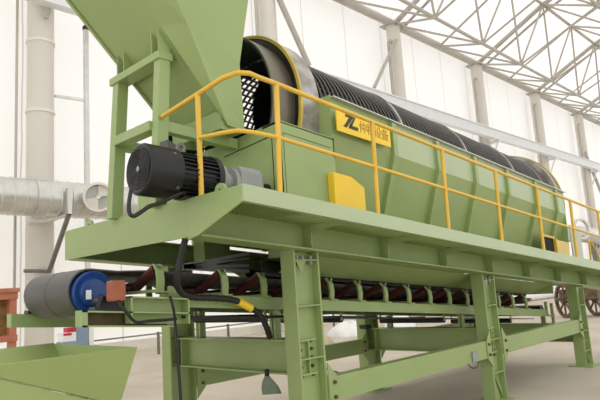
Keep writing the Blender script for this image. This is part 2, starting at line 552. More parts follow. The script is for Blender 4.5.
# ================================================================== GUARD RAIL
YR = 3.055
rail = thing('guard_rail', (XE, YR, TOP), 'yellow tubular guard rail along the edge of the green platform', 'railing')
RH, MH = .86, .47
RT = 3.217
px = [2.96 + 1.199*i for i in range(8)]
topw = [(2.585, 4.03, 3.10), (2.59, 3.52, 3.155), (2.60, 3.22, 3.195), (2.64, 3.10, 3.21), (2.72, YR, 3.215), (2.82, YR, 3.212)] + [(xx, YR, RT) for xx in (2.96, 4.2, 6, 8, 10, 12.6)]
MB(True).tube(topw, .019, 10).build('top_rail', YEL, rail, smooth=60)
midw = [(2.585, 3.53, 2.80), (2.59, 3.25, 2.775), (2.62, 3.10, 2.765), (2.72, YR, 2.765), (2.96, YR, 2.785)] + [(xx, YR, 2.79) for xx in (4.2, 6, 8, 10, 12.6)]
MB(True).tube(midw, .017, 10).build('mid_rail', YEL, rail, smooth=60)
for i, xx in enumerate(px):
    MB().tube([(xx, YR, S(xx, TOP+.012)), (xx+.03, YR, S(xx+.03, RT))], .021, 10).build('post', YEL, rail, smooth=60)
MB().tube([(2.59, 3.53, TOP), (2.59, 3.53, S(2.59, 3.155))], .021, 10).build('post', YEL, rail, smooth=60)

# ================================================================== SCREEN DRUM
al = math.atan(SL)
AX = Vector((math.cos(al), 0, -math.sin(al)))
def axp(x): return Vector((x, 4.7, S(x, 3.446)))
def tx(x): return (x-3.6)/math.cos(al)          # distance along axis from x = 3.6
drum = thing('screen_drum', tuple(axp(7)-Vector((0, 0, 1.06))), 'large dark trommel screen drum lying in the green housing', 'screen drum')
o = axp(3.6)
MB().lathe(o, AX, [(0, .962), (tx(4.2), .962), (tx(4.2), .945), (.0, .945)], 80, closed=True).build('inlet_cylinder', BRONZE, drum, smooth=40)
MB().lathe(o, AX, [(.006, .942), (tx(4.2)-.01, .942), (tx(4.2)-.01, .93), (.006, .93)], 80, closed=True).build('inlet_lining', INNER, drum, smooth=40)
# dark shell added to blacken the wire gaps, with a window for daylight
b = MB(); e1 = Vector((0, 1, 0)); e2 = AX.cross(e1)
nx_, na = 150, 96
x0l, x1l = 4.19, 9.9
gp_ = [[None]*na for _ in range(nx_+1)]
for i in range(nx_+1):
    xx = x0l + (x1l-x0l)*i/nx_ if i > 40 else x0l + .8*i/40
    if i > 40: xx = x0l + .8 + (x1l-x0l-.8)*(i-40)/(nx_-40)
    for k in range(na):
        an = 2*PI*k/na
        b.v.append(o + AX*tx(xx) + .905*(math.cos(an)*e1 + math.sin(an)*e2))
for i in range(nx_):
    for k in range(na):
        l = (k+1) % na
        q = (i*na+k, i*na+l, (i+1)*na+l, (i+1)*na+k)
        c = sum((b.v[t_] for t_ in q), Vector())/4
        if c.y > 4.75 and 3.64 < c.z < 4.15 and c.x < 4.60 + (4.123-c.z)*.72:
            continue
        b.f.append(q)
b.build('shade_liner', LINER, drum, smooth=40)
def ring(x, w, r1, r0, m, name, n=80, **kw):
    return MB().lathe(axp(x), AX, [(0, r0), (0, r1), (w, r1), (w, r0)], n, closed=True).build(name, m, drum, smooth=40, **kw)
ring(3.875, .03, 1.062, 1.03, YELD, 'flange_ring', label='yellow flange ring')
ring(3.895, .012, 1.035, .963, BLACK, 'ring_web')
ring(3.91, .24, 1.052, .97, TYRE, 'tyre')
ring(4.14, .05, .985, .95, STEEL, 'end_band')
ring(10.20, .15, 1.05, .97, TYRE, 'tyre')
ring(10.36, .035, 1.075, 1.03, YELD, 'flange_ring', label='yellow flange ring')
ring(10.05, .05, .985, .95, STEEL, 'end_band')
ring(9.86, .5, .965, .95, BRONZE, 'outlet_cylinder')
for xx in (5.72, 7.27, 8.75):
    ring(xx, .045, .99, .945, TYRE, 'band')
# screen wires: rings with gaps, and the bars that carry them
b = MB()
xx = 4.235
while xx < 9.84:
    b.lathe(axp(xx), AX, [(-.016, .957), (-.011, .946), (0, .942), (.011, .946), (.016, .957), (.011, .968), (0, .973), (-.011, .968)], 56, closed=True)
    xx += .078
b.build('screen_wires', WIRE, drum, smooth=70)
b = MB()
c_ = axp(4.18); l_ = tx(9.9)-tx(4.18)
e1 = Vector((0, 1, 0)); e2 = AX.cross(e1)
for k in range(72):
    an = 2*PI*k/72
    d = math.cos(an)*e1 + math.sin(an)*e2
    b.bar(c_ + d*.922, c_ + d*.922 + AX*l_, .022, .02, up=d)
b.build('carrier_bars', WIRE, drum)

# trunnion rollers carrying the drum tyres (on the platform)
for xx in (4.02, 10.2):
    for sg in (-1, 1):
        p = Vector((xx, 4.7+sg*.62, S(xx, 3.446)-1.01))
        r = MB().lathe(p - AX*.1, AX, [(0, .13), (.2, .13)], 24).build('trunnion_roller', STEEL, plat, smooth=40)
        MB().box(xx-.18, xx+.18, 4.7+sg*.62-.1, 4.7+sg*.62+.1, S(xx, TOP-.3), p.z-.06).build('roller_block', GREEN, r)
for xx in (4.02, 10.2):
    b = MB(); beamI_y(b, xx, 3.69, 5.74, S(xx, 2.05), S(xx, TOP-.3)+.02, .1); b.build('roller_beam', GREEN, plat)

# ================================================================== HOUSING
HX0, HX1 = 4.15, 10.0
YN = 3.5
hous = thing('screen_housing', (7, 3.6, S(7, TOP)), 'green folded-plate housing around the lower half of the drum', 'housing')
WT, WF, WB = 3.56, 3.2, TOP
YB = 3.80
bays = [4.15, 5.13, 6.02, 6.93, 7.86, 8.8, 9.6, 10.0]
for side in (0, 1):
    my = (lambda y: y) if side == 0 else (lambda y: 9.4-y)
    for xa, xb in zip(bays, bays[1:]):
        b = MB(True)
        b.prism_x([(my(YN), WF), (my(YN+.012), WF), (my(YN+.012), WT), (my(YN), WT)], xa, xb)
        b.build('upper_panel', GREEN if xa < 5 else SHEENG, hous)
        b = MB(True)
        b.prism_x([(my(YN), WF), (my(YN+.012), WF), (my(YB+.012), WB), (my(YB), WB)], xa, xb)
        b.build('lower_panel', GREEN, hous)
    for xx in bays[1:-1]:
        b = MB(True)
        b.prism_x([(my(YN-.045), WT-.02), (my(YN), WT-.02), (my(YN), WF), (my(YB), WB), (my(YB-.07), WB), (my(YN-.045), WF-.015)], xx-.035, xx+.035)
        b.build('rib', GREEN, hous)
    b = MB(True); b.box(HX0-.01, HX1, my(YN-.05), my(YN+.03), WT+.001, WT+.011) if side == 0 else b.box(HX0, HX1, my(YN+.03), my(YN-.07), WT, WT+.014)
    b.build('top_flange', GALV if side == 0 else GREEN, hous)
# end plates with round cut-outs
for xe in (HX0, HX1):
    th = .014
    cw = 3.446
    arc = []
    for k in range(25):
        an = PI + PI*k/24
        arc.append((4.7 + .985*math.cos(an), cw + .985*math.sin(an)))
    poly = [(YN, WT+.03), (YN, WF), (YN+.02, WB), (9.4-YN-.02, WB), (9.4-YN, WF), (9.4-YN, WT+.03)]
    right = [(9.4-4.7+.985, WT+.03)]
    b = MB(True)
    # build as quads strip between arc and outline
    ys_arc = [(4.7-.985, WT+.03)] + arc + [(4.7+.985, WT+.03)]
    out = []
    for (y, w) in ys_arc:
        if y < 3.98 and w > 2.9: out.append((YN, w))
        elif y > 5.42 and w > 2.9: out.append((9.4-YN, w))
        else: out.append((min(max(y + (y-4.7)*.5, YN), 9.4-YN), WB))
    for (a0, a1_, c0, c1) in zip(ys_arc, ys_arc[1:], out, out[1:]):
        b.prism_x([a0, a1_, c1, c0], xe-th, xe)
    b.build('end_plate', GREEN, hous)
# plates and guard box below the inlet, hatches
b = MB(True)
b.box(3.43, 4.15, YN, YN+.012, TOP, 3.145)
b.prism_x([(YN, TOP), (YN, 3.155), (4.3, 3.11), (5.9, 3.11), (5.9, TOP)], 3.43, 3.442)
b.prism_x([(YN, 3.135), (YN, 3.155), (3.72, 3.14), (3.72, 3.12)], 3.43, 4.15)
box = b.build('inlet_guard_box', GREEN, hous)
b = MB(True); b.box(3.47, 3.473, YN-.003, YN-.0005, TOP+.05, 3.05); b.box(3.474, 4.1, YN-.003, YN-.0005, 3.047, 3.05)
b.build('panel_seam', DARK, box)
b = MB(True); b.prism_x([(3.62, 3.03), (3.62, 3.036), (4.28, 2.985), (4.28, 2.979)], 3.424, 3.43); b.box(3.424, 3.43, 3.60, 3.604, TOP+.1, 3.03)
b.build('panel_seam', DARK, box)
b = MB(True); b.prism_y([(4.02, TOP), (4.47, TOP), (4.47, 2.71), (4.28, 2.785), (4.02, 2.785)], 3.42, 3.5)
b.build('guard_hatch', SIGNY, hous, label='yellow hatch beside the guard box', bevel=.006)
b = MB(True)
b.box(8.86, 9.32, 3.47, 3.5, TOP+.365, TOP+.40); b.box(8.86, 8.885, 3.47, 3.5, TOP, TOP+.364); b.box(9.27, 9.33, 3.44, 3.6, TOP, TOP+.364)
ih = b.build('inspection_hatch', YEL, hous, label='yellow hatch frame with an opening painted dark')
MB(True).box(8.886, 9.269, 3.485, 3.50, TOP, TOP+.364).build('opening', DARK, ih)  # solid plate, coloured dark for the shade inside a hatch
MB(True).box(9.33, 9.84, 3.46, 3.475, TOP, TOP+.36).build('hatch_cover', PALEY, hous, label='pale yellow hatch cover')
MB(True).prism_x([(3.46, TOP), (3.46, 3.02), (3.48, 3.02), (3.48, TOP)], 10.0, 10.45).build('outlet_board', PALEG, hous, label='pale board at the outlet end')

# ================================================================== SIGN
a_, c_, d_, e_ = at(335, 108, 3.44), at(388.5, 131, 3.44), at(390, 150.5, 3.44), at(337, 132, 3.44)
sgn = thing('sign_board', ((a_.x+d_.x)/2, 3.46, d_.z), 'yellow sign board with dark logo and four outlined Chinese characters', 'sign')
sx0, sx1 = 4.135, 4.995
def sz(x, t):                        # sign height lines: t = 0 bottom, 1 top
    return (S(x, 3.213) + .02*(x-4.135)/.86 + .222*t)
mb = MB(); mb.hexa([(sx0, 3.425, sz(sx0, 0)), (sx1, 3.425, sz(sx1, 0)), (sx1, 3.44, sz(sx1, 0)), (sx0, 3.44, sz(sx0, 0)),
                    (sx0, 3.425, sz(sx0, 1)), (sx1, 3.425, sz(sx1, 1)), (sx1, 3.44, sz(sx1, 1)), (sx0, 3.44, sz(sx0, 1))])
mb.build('board', SIGNY, sgn)
for xx in (4.25, 4.85):
    MB().box(xx-.02, xx+.02, 3.44, 3.5, sz(xx, .3), sz(xx, .7)).build('standoff', GREEN, sgn)
def sgp(u, v, t): x = sx0 + .86*u; return (x, 3.425-t, sz(x, v))
mb = MB()
def quadstrip(A, B):
    for p0, p1, q0, q1 in zip(A, A[1:], B, B[1:]):
        mb.prism([p0, p1, q1, q0], sgp, 0, .004)
# left stroke: flat head bar and a curved leg;  right stroke: curved leg and flat foot bar
quadstrip([(.155, .88), (.305, .86)], [(.145, .76), (.285, .76)])
quadstrip([(.215, .78), (.185, .62), (.15, .45), (.10, .27)], [(.285, .77), (.245, .62), (.205, .45), (.165, .26)])
quadstrip([(.315, .85), (.265, .66), (.225, .48), (.195, .28)], [(.335, .86), (.305, .68), (.275, .50), (.26, .42)])
quadstrip([(.195, .26), (.36, .26)], [(.225, .42), (.37, .42)])
mb.build('logo', SIGNK, sgn, label='dark logo on the sign')
for i, ch in enumerate('仲程设备'):
    cu = bpy.data.curves.new('ch', 'FONT'); cu.body = ch; cu.size = .13; cu.extrude = .0015
    to = bpy.data.objects.new('ch', cu); COL.objects.link(to)
    dg = bpy.context.evaluated_depsgraph_get()
    me = bpy.data.meshes.new_from_object(to.evaluated_get(dg))
    bpy.data.objects.remove(to)
    xs = [v.co.x for v in me.vertices]; ys = [v.co.y for v in me.vertices]
    cx, cy = (min(xs)+max(xs))/2, (min(ys)+max(ys))/2
    u0_ = .46 + .143*i
    for v in me.vertices:
        x = sx0 + .86*u0_ + (v.co.x-cx)
        v.co = Vector((x, 3.4235 - v.co.z, sz(x, .53) + (v.co.y-cy)*1.0)) - Vector(sgn['_o'])
    me.materials.clear(); me.materials.append(OCHRE)
    co = bpy.data.objects.new('character', me); COL.objects.link(co); co.parent = sgn

# ================================================================== CHUTE AND ITS STAND
stand = thing('chute_stand', (2.57, 4.4, TOP), 'green square-tube portal frame under the overhead chute', 'stand')
def post(y, hw, x0, x1, zt):
    return MB().hexa([(x0-.055, y-hw, TOP-.01), (x0+.055, y-hw, TOP-.01), (x0+.055, y+hw, TOP-.01), (x0-.055, y+hw, TOP-.01),
                      (x1-.055, y-hw, zt), (x1+.055, y-hw, zt), (x1+.055, y+hw, zt), (x1-.055, y+hw, zt)])
post(4.085, .045, 2.56, 2.64, 3.68).build('post', GREEN, stand, bevel=.006)
post(4.80, .05, 2.55, 2.64, 3.68).build('post', GREEN, stand, bevel=.006)
b = MB(); b.box(2.565, 2.715, 4.03, 4.89, 3.62, 3.69); b.build('top_beam', GREEN, stand, bevel=.006)
MB().box(2.52, 2.64, 4.13, 4.75, 3.0, 3.085).build('middle_beam', GREEN, stand, bevel=.006)
MB().bar((2.66, 4.10, 3.035), (3.42, 4.10, 2.985), .09, .09).build('side_arm', GREEN, stand)
MB().bar((2.66, 4.82, 3.035), (3.42, 4.82, 2.985), .09, .09).build('side_arm', GREEN, stand)
for yy in (4.05, 4.16, 4.64, 4.76):
    MB().prism_y([(2.58, 3.69), (2.70, 3.69), (2.70, 3.752), (2.58, 3.90)], yy-.006, yy+.006).build('gusset', GREEN, stand)

def pl(x): return 3.87 - 1.3*(x-2.6)
ch = thing('feed_chute', (2.9, 4.4, 3.1), 'large green overhead feed chute funnelling into the drum inlet', 'chute')
yf = lambda z: 4.68 + .22*(z-3.3)
# underside, chamfer, near wall, far wall, right wall, as plates of one welded shell
zs_ = [3.22, 3.9, 4.5, 5.6]
xu = [2.6 + (3.87-z)/1.3 for z in zs_]
b = MB(); 
und = [(xu[i], 4.0, zs_[i]) for i in range(4)]; undf = [(xu[i], yf(zs_[i]), zs_[i]) for i in range(4)]
cha = [(3.13, 3.84, 3.07), (2.705, 3.80, 3.89), (2.33, 3.78, 4.50), (1.65, 3.74, 5.6)]
def strip(mb, A, B, off):
    n = len(A)
    A = [Vector(p) for p in A]; B = [Vector(p) for p in B]; off = Vector(off)
    for i in range(n-1):
        q = [A[i], B[i], B[i+1], A[i+1]]
        mb.hexa([q[0], q[1], q[2], q[3], q[0]+off, q[1]+off, q[2]+off, q[3]+off])
strip(b, und, undf, (.012, 0, .010))
b.build('sloping_floor', GREEN2, ch)
b = MB(); strip(b, und, cha, (.008, .008, .006)); b.build('corner_plate', GREEN2, ch)
rgt = [(3.34, 3.86, 3.05), (3.27, 3.80, 3.66), (3.40, 3.78, 4.32), (3.68, 3.74, 5.6)]
b = MB(); strip(b, cha, rgt, (0, .012, 0)); b.build('side_wall', GREEN2, ch)
rgf = [(3.34, yf(3.05), 3.05), (3.27, yf(3.66), 3.66), (3.40, yf(4.32), 4.32), (3.68, yf(5.6), 5.6)]
b = MB(); strip(b, undf, rgf, (0, -.012, 0)); b.build('side_wall', GREEN2, ch)
b = MB(); strip(b, rgt[1:], rgf[1:], (-.012, 0, 0)); b.build('front_wall', GREEN2, ch)
b = MB(); strip(b, [(u[0]-.012, u[1], u[2]-.012) for u in undf], [(u[0]-.012, u[1]+.03, u[2]-.012) for u in undf], (.03, 0, .03)); b.build('edge_strip', GREEN2, ch)

b = MB()
sp = [(3.08, 3.875), (3.33, 3.875), (3.33, 4.62), (3.08, 4.62)]
for (xa, ya), (xb, yb) in zip(sp, sp[1:]+sp[:1]):
    b.bar((xa, ya, 3.12), (xb, yb, 3.12), .012, .17)
b.build('outlet_spout', GREEN2, ch)

# ================================================================== GEAR MOTOR
mot = thing('gear_motor', (2.6, 3.72, TOP), 'black electric motor with grey gearbox on the platform corner', 'motor')
mo = Vector((2.165, 3.70, 2.545)); MX = Vector((1, 0, -SL*.5)).normalized()
R = .196
MB().lathe(mo, MX, [(0, R-.03), (-.004, R-.022), (0, R-.012), (.015, R), (.27, R), (.27, R-.02)], 40).build('fan_cover', BLACK, mot, smooth=40)
g = MB()
for i in range(6):
    rr = .03 + .022*i
    g.lathe(mo - MX*.008, MX, [(0, rr), (-.004, rr+.005), (0, rr+.01)], 32, closed=True)
g.build('fan_grille', RUB, mot, smooth=40)
MB().lathe(mo - MX*.012, MX, [(0, .001), (0, .024), (.01, .024)], 4).build('badge', GREYP, mot)
MB().lathe(mo + MX*.27, MX, [(0, R-.035), (.34, R-.035)], 40).build('stator', BLACK, mot, smooth=40)
f_ = MB()
a1 = (Vector((0, 0, 1))-MX*MX.z).normalized(); b1 = MX.cross(a1)
for k in range(30):
    an = 2*PI*k/30
    d = math.cos(an)*a1 + math.sin(an)*b1
    f_.bar(mo + MX*.28 + d*(R-.026), mo + MX*.60 + d*(R-.026), .008, .03, up=d)
f_.build('cooling_fins', BLACK, mot)
MB().lathe(mo + MX*.60, MX, [(0, R-.03), (0, R-.005), (.05, R-.005), (.06, R-.02), (.09, R-.06), (.09, .05)], 40).build('end_shield', BLACK, mot, smooth=35)
MB().lathe(mo + MX*.66, MX, [(0, .08), (.02, .145), (.035, .15), (.055, .15), (.055, .10), (.16, .085), (.16, .13), (.20, .13)], 36).build('coupling_flange', GREYP, mot, smooth=35)
gx0 = mo + MX*.86
g = MB()
sec = [(-.10, -.135), (.10, -.135), (.135, -.08), (.135, .09), (.10, .135), (-.10, .135), (-.135, .09), (-.135, -.08)]
sec2 = [(a*.92, b*.92) for a, b in sec]
g.add([gx0 + b1*a + a1*c for a, c in sec] + [gx0 + MX*.22 + b1*a + a1*c for a, c in sec] + [gx0 + MX*.27 + b1*a*.8 + a1*c*.8 for a, c in sec],
      [tuple(range(8))[::-1], tuple(range(16, 24))] + [(i, (i+1) % 8, 8+(i+1) % 8, 8+i) for i in range(8)] + [(8+i, 8+(i+1) % 8, 16+(i+1) % 8, 16+i) for i in range(8)])
g.build('gearbox', GREYP, mot, bevel=.008)
MB().lathe(mo + MX*1.10, MX, [(0, .05), (.17, .05)], 20).build('output_shaft', BLACK, mot, smooth=40)
MB().box(2.50, 2.66, 3.63, 3.77, TOP, 2.40).build('motor_foot', BLACK, mot)
MB().box(2.98, 3.25, 3.60, 3.80, TOP-.03, 2.42).build('gearbox_foot', GREYP, mot)
e_ = mo + MX*.36 + a1*(R-.02)
MB().lathe(e_ + a1*.045 - Vector((0, .008, 0)), (0, 1, 0), [(0, .02), (0, .042), (.016, .042), (.016, .02)], 18, closed=True).build('lifting_eye', STEEL, mot, smooth=40, label='bright steel lifting eye')
for dx, da in ((.20, .95), (.235, -.95)):
    d = math.cos(da)*a1 - math.sin(da)*b1 if da > 0 else math.cos(2.3)*a1 - math.sin(2.3)*b1
    d = (d if d.y < 0 else Vector((d.x, -d.y, d.z)))
    MB().lathe(mo + MX*dx + d*(R-.004), d, [(0, .012), (.012, .012)], 8).build('screw', STEEL, mot)
tb = MB(); c0 = mo + MX*.42 + a1*.24 + b1*.0
MB().hexa([(2.52, 3.86, 2.60), (2.74, 3.86, 2.60), (2.74, 3.98, 2.60), (2.52, 3.98, 2.60), (2.52, 3.86, 2.86), (2.66, 3.86, 2.80), (2.66, 3.98, 2.80), (2.52, 3.98, 2.86)]).build('terminal_box', mat('dark grey box', (76, 76, 74), .5), mot, bevel=.006)

cb = [at(x, y, Y) for x, y, Y in ((131, 190, 3.60), (129, 203, 3.56), (129.5, 213, 3.52), (134, 216, 3.50), (141, 212, 3.52), (150, 206, 3.55), (160, 203, 3.58))]
cb = cb + [Vector((2.46, 3.60, TOP+.03)), Vector((2.50, 3.62, TOP+.03)), Vector((2.52, 3.66, TOP+.03))]
tag(MB().tube(hose(cb, .01), .015, 8).build('motor_cable', RUB, smooth=60), 'black cable looping down from the black motor over the platform edge', 'cable')

# ================================================================== BELT CONVEYOR
conv = thing('belt_conveyor', (6, 4.7, 1.0), 'long green belt conveyor with black belt running under the drum', 'conveyor')
YA, YC = 4.08, 5.32
for yc in (YA, YC):
    o_ = -1 if yc == YA else 1
    b = MB(True)
    b.box(2.55, 10.15, yc-.008 + o_*.0, yc+.008, 1.535, 1.645)
    b.box(2.55, 10.15, min(yc, yc-o_*.07), max(yc, yc-o_*.07), 1.637, 1.645)
    b.box(2.55, 10.15, min(yc, yc-o_*.07), max(yc, yc-o_*.07), 1.535, 1.543)
    b.build('stringer', GREEN, conv)
    # lower head extension, an open channel
    b = MB(True)
    yo = yc + o_*.10
    b.box(1.86, 2.62, yc-.008, yc+.008, 1.375, 1.49)
    b.box(1.86, 2.62, min(yc, yo), max(yc, yo), 1.478, 1.49)
    b.box(1.86, 2.62, min(yc, yo), max(yc, yo), 1.375, 1.387)
    b.box(1.855, 1.90, min(yc, yo), max(yc, yo), 1.375, 1.49)
    ex = b.build('head_channel', GREEN, conv)
    MB(True).box(1.91, 2.6, min(yc+o_*.008, yc+o_*.014), max(yc+o_*.008, yc+o_*.014), 1.388, 1.477).build('rusty_shaded_web', RUST, ex, label='rusty brown web of the channel, recess shade in its colour')  # rust brown that also carries the shadow of the channel recess
    b = MB(True)
    b.box(2.22, 2.74, yc-.012+o_*.02, yc+.012+o_*.02, 1.40, 1.60)
    b.box(2.22, 2.74, min(yc, yc+o_*.13), max(yc, yc+o_*.13), 1.59, 1.602)
    b.box(2.22, 2.74, min(yc, yc+o_*.13), max(yc, yc+o_*.13), 1.478, 1.49)
    b.box(2.22, 2.235, min(yc, yc+o_*.13), max(yc, yc+o_*.13), 1.40, 1.602)
    b.box(2.725, 2.74, min(yc, yc+o_*.13), max(yc, yc+o_*.13), 1.40, 1.602)
    b.prism_y([(2.60, 1.60), (2.74, 1.60), (2.66, 1.70), (2.62, 1.70)], min(yc, yc+o_*.02), max(yc, yc+o_*.02))
    b.build('head_bracket', GREEN, conv)
    # bearing
    b = MB(True); b.box(1.98, 2.24, yc-.05, yc+.05, 1.491, 1.52); b.prism_y([(2.02, 1.52), (2.18, 1.52), (2.15, 1.60), (2.05, 1.60)], yc-.03, yc+.03)
    b.build('bearing_block', BLACK, conv)
PX, PW = 2.10, 1.638
pc = Vector((PX, 0, S(PX, PW)))
pul = MB().lathe((PX, 4.27, pc.z), (0, 1, 0), [(0, .05), (.0, .10), (.035, .12), (.02, .155), (.03, .166), (.95, .166), (.95, .05)], 48).build('head_pulley', BLUE, conv, smooth=35, label='blue drum pulley')
MB().lathe((PX, 4.06, pc.z-.07), (0, 1, 0), [(0, .03), (1.30, .03)], 20).build('axle', STEEL, pul, smooth=40)
MB().box(PX-.075, PX-.035, 4.262, 4.272, pc.z-.05, pc.z+.02).build('name_plate', TARP, pul, label='small white plate')
MB().tube([(PX+.0, 4.20, pc.z-.15), (PX+.09, 4.20, pc.z-.02)], .018, 8).build('torque_arm', STEEL, pul, smooth=50)
# belt: wraps the pulley, rides up into a trough on the idlers, returns below
prof_n = 13
YB0, YB1 = 4.33, 5.20
def across(i): return YB0 + (YB1-YB0)*i/(prof_n-1)
path = []                             # (x, w, trough 0..1)
path.append((10.2, 1.50, 0))
path.append((2.4, 1.466, 0))
Rb = .176
for k in range(13):
    an = -PI/2 - PI*k/12
    path.append((PX + Rb*math.cos(an), PW + Rb*math.sin(an), 0))
path += [(2.32, 1.806, .05), (2.6, 1.785, .6), (3.0, 1.755, 1), (10.2, 1.755, 1)]
b = MB(True)
for layer in (0, 1):
    for n_, (x, w, tr) in enumerate(path):
        x_prev = path[max(0, n_-1)]; x_next = path[min(len(path)-1, n_+1)]
        tx_, tw_ = x_next[0]-x_prev[0], x_next[1]-x_prev[1]
        l_ = math.hypot(tx_, tw_); nx, nw = -tw_/l_, tx_/l_
        for i in range(prof_n):
            y = across(i)
            lift = max(0, abs(y-4.7)-.24)*.62*tr
            rdg = .006 if (layer == 0 and tr == 0 and abs(i-4) < .5) else 0
            off = -(.0 if layer == 0 else -.012) + rdg
            b.v.append(Vector((x - nx*(rdg if layer == 0 else -.012)*-1*-1, y, w + lift - nw*(rdg if layer == 0 else -.012)*-1*-1)))
M_ = len(path)
for layer in (0, 1):
    o_ = layer*M_*prof_n
    for n_ in range(M_-1):
        for i in range(prof_n-1):
            q = (o_+n_*prof_n+i, o_+n_*prof_n+i+1, o_+(n_+1)*prof_n+i+1, o_+(n_+1)*prof_n+i)
            b.f.append(q if layer == 0 else q[::-1])
for n_ in range(M_-1):
    for i in (0, prof_n-1):
        b.f.append((n_*prof_n+i, (n_+1)*prof_n+i, M_*prof_n+(n_+1)*prof_n+i, M_*prof_n+n_*prof_n+i))
b.build('belt', BELT, conv, smooth=60)
rp_ = []
for k in range(15):
    an = -PI/2 - PI*k/14
    rp_.append((PX + .181*math.cos(an), 4.76, PW + .181*math.sin(an)))
MB(True).tube(rp_, .010, 8).build('belt_seam', BELT, conv, smooth=60)
# troughing idlers
ids = [2.55, 3.2] + [3.66+.474*i for i in range(13)]
for xx in ids:
    br_ = None
    for yc, o_ in ((YA, 1), (YC, -1)):
        b = MB(True)
        pth = [(yc, 1.645), (yc-.012*o_, 1.74), (yc+.0*o_, 1.82), (yc+.045*o_, 1.875)]
        for (ya, wa), (yb, wb) in zip(pth, pth[1:]):
            b.prism_x([(ya-.012, wa), (ya+.012, wa), (yb+.012, wb), (yb-.012, wb)], xx-.032, xx+.032)
        b.box(xx-.05, xx+.05, yc-.05, yc+.05, 1.645, 1.656)
        k_ = b.build('idler_bracket', GREEN, conv)
        MB().lathe(Vector((xx, yc-.02*o_, S(xx, 1.86))), (0, 1, 0), [(0, .014), (.04, .014)], 8).build('end_nut', STEEL, k_)
    MB(True).box(xx-.025, xx+.025, YA, YC, 1.650, 1.672).build('idler_base', GREEN, conv)
    zA = lambda w: S(xx, w)
    for p0, p1 in (((xx, YA+.045, zA(1.845)), (xx, YA+.36, zA(1.705))), ((xx, 4.46, zA(1.705)), (xx, 4.94, zA(1.705))), ((xx, YC-.36, zA(1.705)), (xx, YC-.045, zA(1.845)))):
        MB().tube([p0, p1], .042, 12).build('idler_roller', ROLL, conv, smooth=50)
for y0_, x0_ in ((4.30, 3.85), (5.19, 4.4)):
    MB(True).box(x0_, 9.9, y0_, y0_+.014, 1.87, 2.03).build('shade_skirt', RUB, conv)  # black skirts added to block light and darken the band above the idlers
# return rollers and hangers
for xx, ya in ((3.72, 4.14), (5.0, 4.30), (7.0, 4.2), (9.0, 4.2)):
    r_ = MB().tube([(xx, ya, S(xx, 1.455)), (xx, 5.26, S(xx, 1.455))], .038, 14).build('return_roller', RUB, conv, smooth=50)
    for yy in (ya, 5.26):
        MB(True).box(xx-.014, xx+.014, yy-.006, yy+.006, 1.44, 1.54).build('hanger', GREEN, r_)
# supports standing on the platform cross beams
for xx, zt in ((3.82, 1.155), (7.3, .94), (10.05, .70)):
    for yc in (YA+.02, YC-.02):
        b = MB(); b.box(xx-.05, xx+.05, yc-.006, yc+.006, zt, S(xx, 1.535)); b.box(xx-.05, xx-.04, yc-.04, yc+.04, zt, S(xx, 1.535))
        b.build('support_post', GREEN, conv)
MB(True).lathe((10.25, 4.2, 1.64), (0, 1, 0), [(0, .09), (1.0, .09)], 24).build('tail_pulley', BLACK, conv, smooth=40)
for yc in (YA, YC):
    b = MB(True); b.box(10.15, 10.42, yc-.02, yc+.02, 1.535, 1.56); b.box(10.36, 10.40, yc-.02, yc+.02, 1.40, 1.76); b.box(10.12, 10.16, yc-.02, yc+.02, 1.54, 1.78)
    b.build('tail_bracket', GREEN, conv)
tp = at(116, 291, 3.98)
tb = MB().box(tp.x-.055, tp.x+.055, 3.93, 4.03, tp.z-.075, tp.z+.075).build('terminal_box', ORANGE, conv, label='orange terminal box', bevel=.012)
MB().box(tp.x-.02, tp.x+.02, 4.03, 4.10, tp.z-.02, tp.z+.02).build('gland', BLACK, tb)

# dark lower collecting plates hung under the housing, and white bars put in for streaks of daylight
low = thing('underscreen_chute', (6, 4.7, 1.95), 'dark green plates guiding screened material down on to the belt', 'chute')
MB(True).prism_x([(3.82, 2.05), (3.84, 2.05), (4.22, 1.90), (4.20, 1.90)], 3.99, 9.9).build('near_plate', GREEN, low)
MB(True).prism_x([(5.60, 2.05), (5.58, 2.05), (5.28, 1.90), (5.30, 1.90)], 4.5, 9.9).build('far_plate', GREEN, low)
MB(True).box(9.9, 9.912, 3.83, 5.59, 1.90, 2.05).build('end_plate', GREEN, low)
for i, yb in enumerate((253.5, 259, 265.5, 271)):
    MB().bar(at(183, 265.5+.9*i, 5.10), at(249, yb, 5.10), .012, .036).build('streak_bar', TARP, low, label='white bar standing in for a light streak under the drum')

# ================================================================== HOSES AND CABLES
hp = hose([at(x, y, Y) for x, y, Y in ((186, 236, 3.8), (181, 258, 3.86), (177, 278, 3.9), (181, 292, 3.95), (193, 297, 3.97), (213, 298, 3.98), (233, 300, 3.98), (247, 306, 3.98), (259, 314, 3.98), (266, 326, 3.99), (270, 338, 4.02))], .03)
ct = thing('cable_conduit', tuple(hp[-1]), 'thick black corrugated conduit hanging below the platform, wrapped once in yellow tape', 'conduit')
rr = [.030 if i % 2 else .025 for i in range(len(hp))]
MB().tube(hp, rr, 10).build('hose', RUB, ct, smooth=60)
MB().tube(hp[38:45], .035, 12).build('tape_wrap', SIGNY, ct, smooth=60, label='yellow tape wrap')
c2 = hose([at(x, y, Y) for x, y, Y in ((117, 297, 3.98), (121, 306, 3.9), (128, 314, 3.88), (136, 322, 3.88), (150, 321, 3.88), (165, 320, 3.9), (176, 319, 3.95))], .014)
tag(MB().tube(c2, .012, 8).build('power_cable', RUB, smooth=60), 'black cable running from orange terminal box under the conveyor frame', 'cable')
c3 = hose([at(x, y, Y) for x, y, Y in ((170, 296, 3.93), (174, 312, 3.88), (176, 335, 3.6), (178, 360, 3.56), (181, 402, 3.55), (183, 440, 3.55))], .014)
tag(MB().tube(c3, .011, 8).build('hanging_cable', RUB, smooth=60), 'dark cable hanging straight down in front of the far left leg', 'cable')
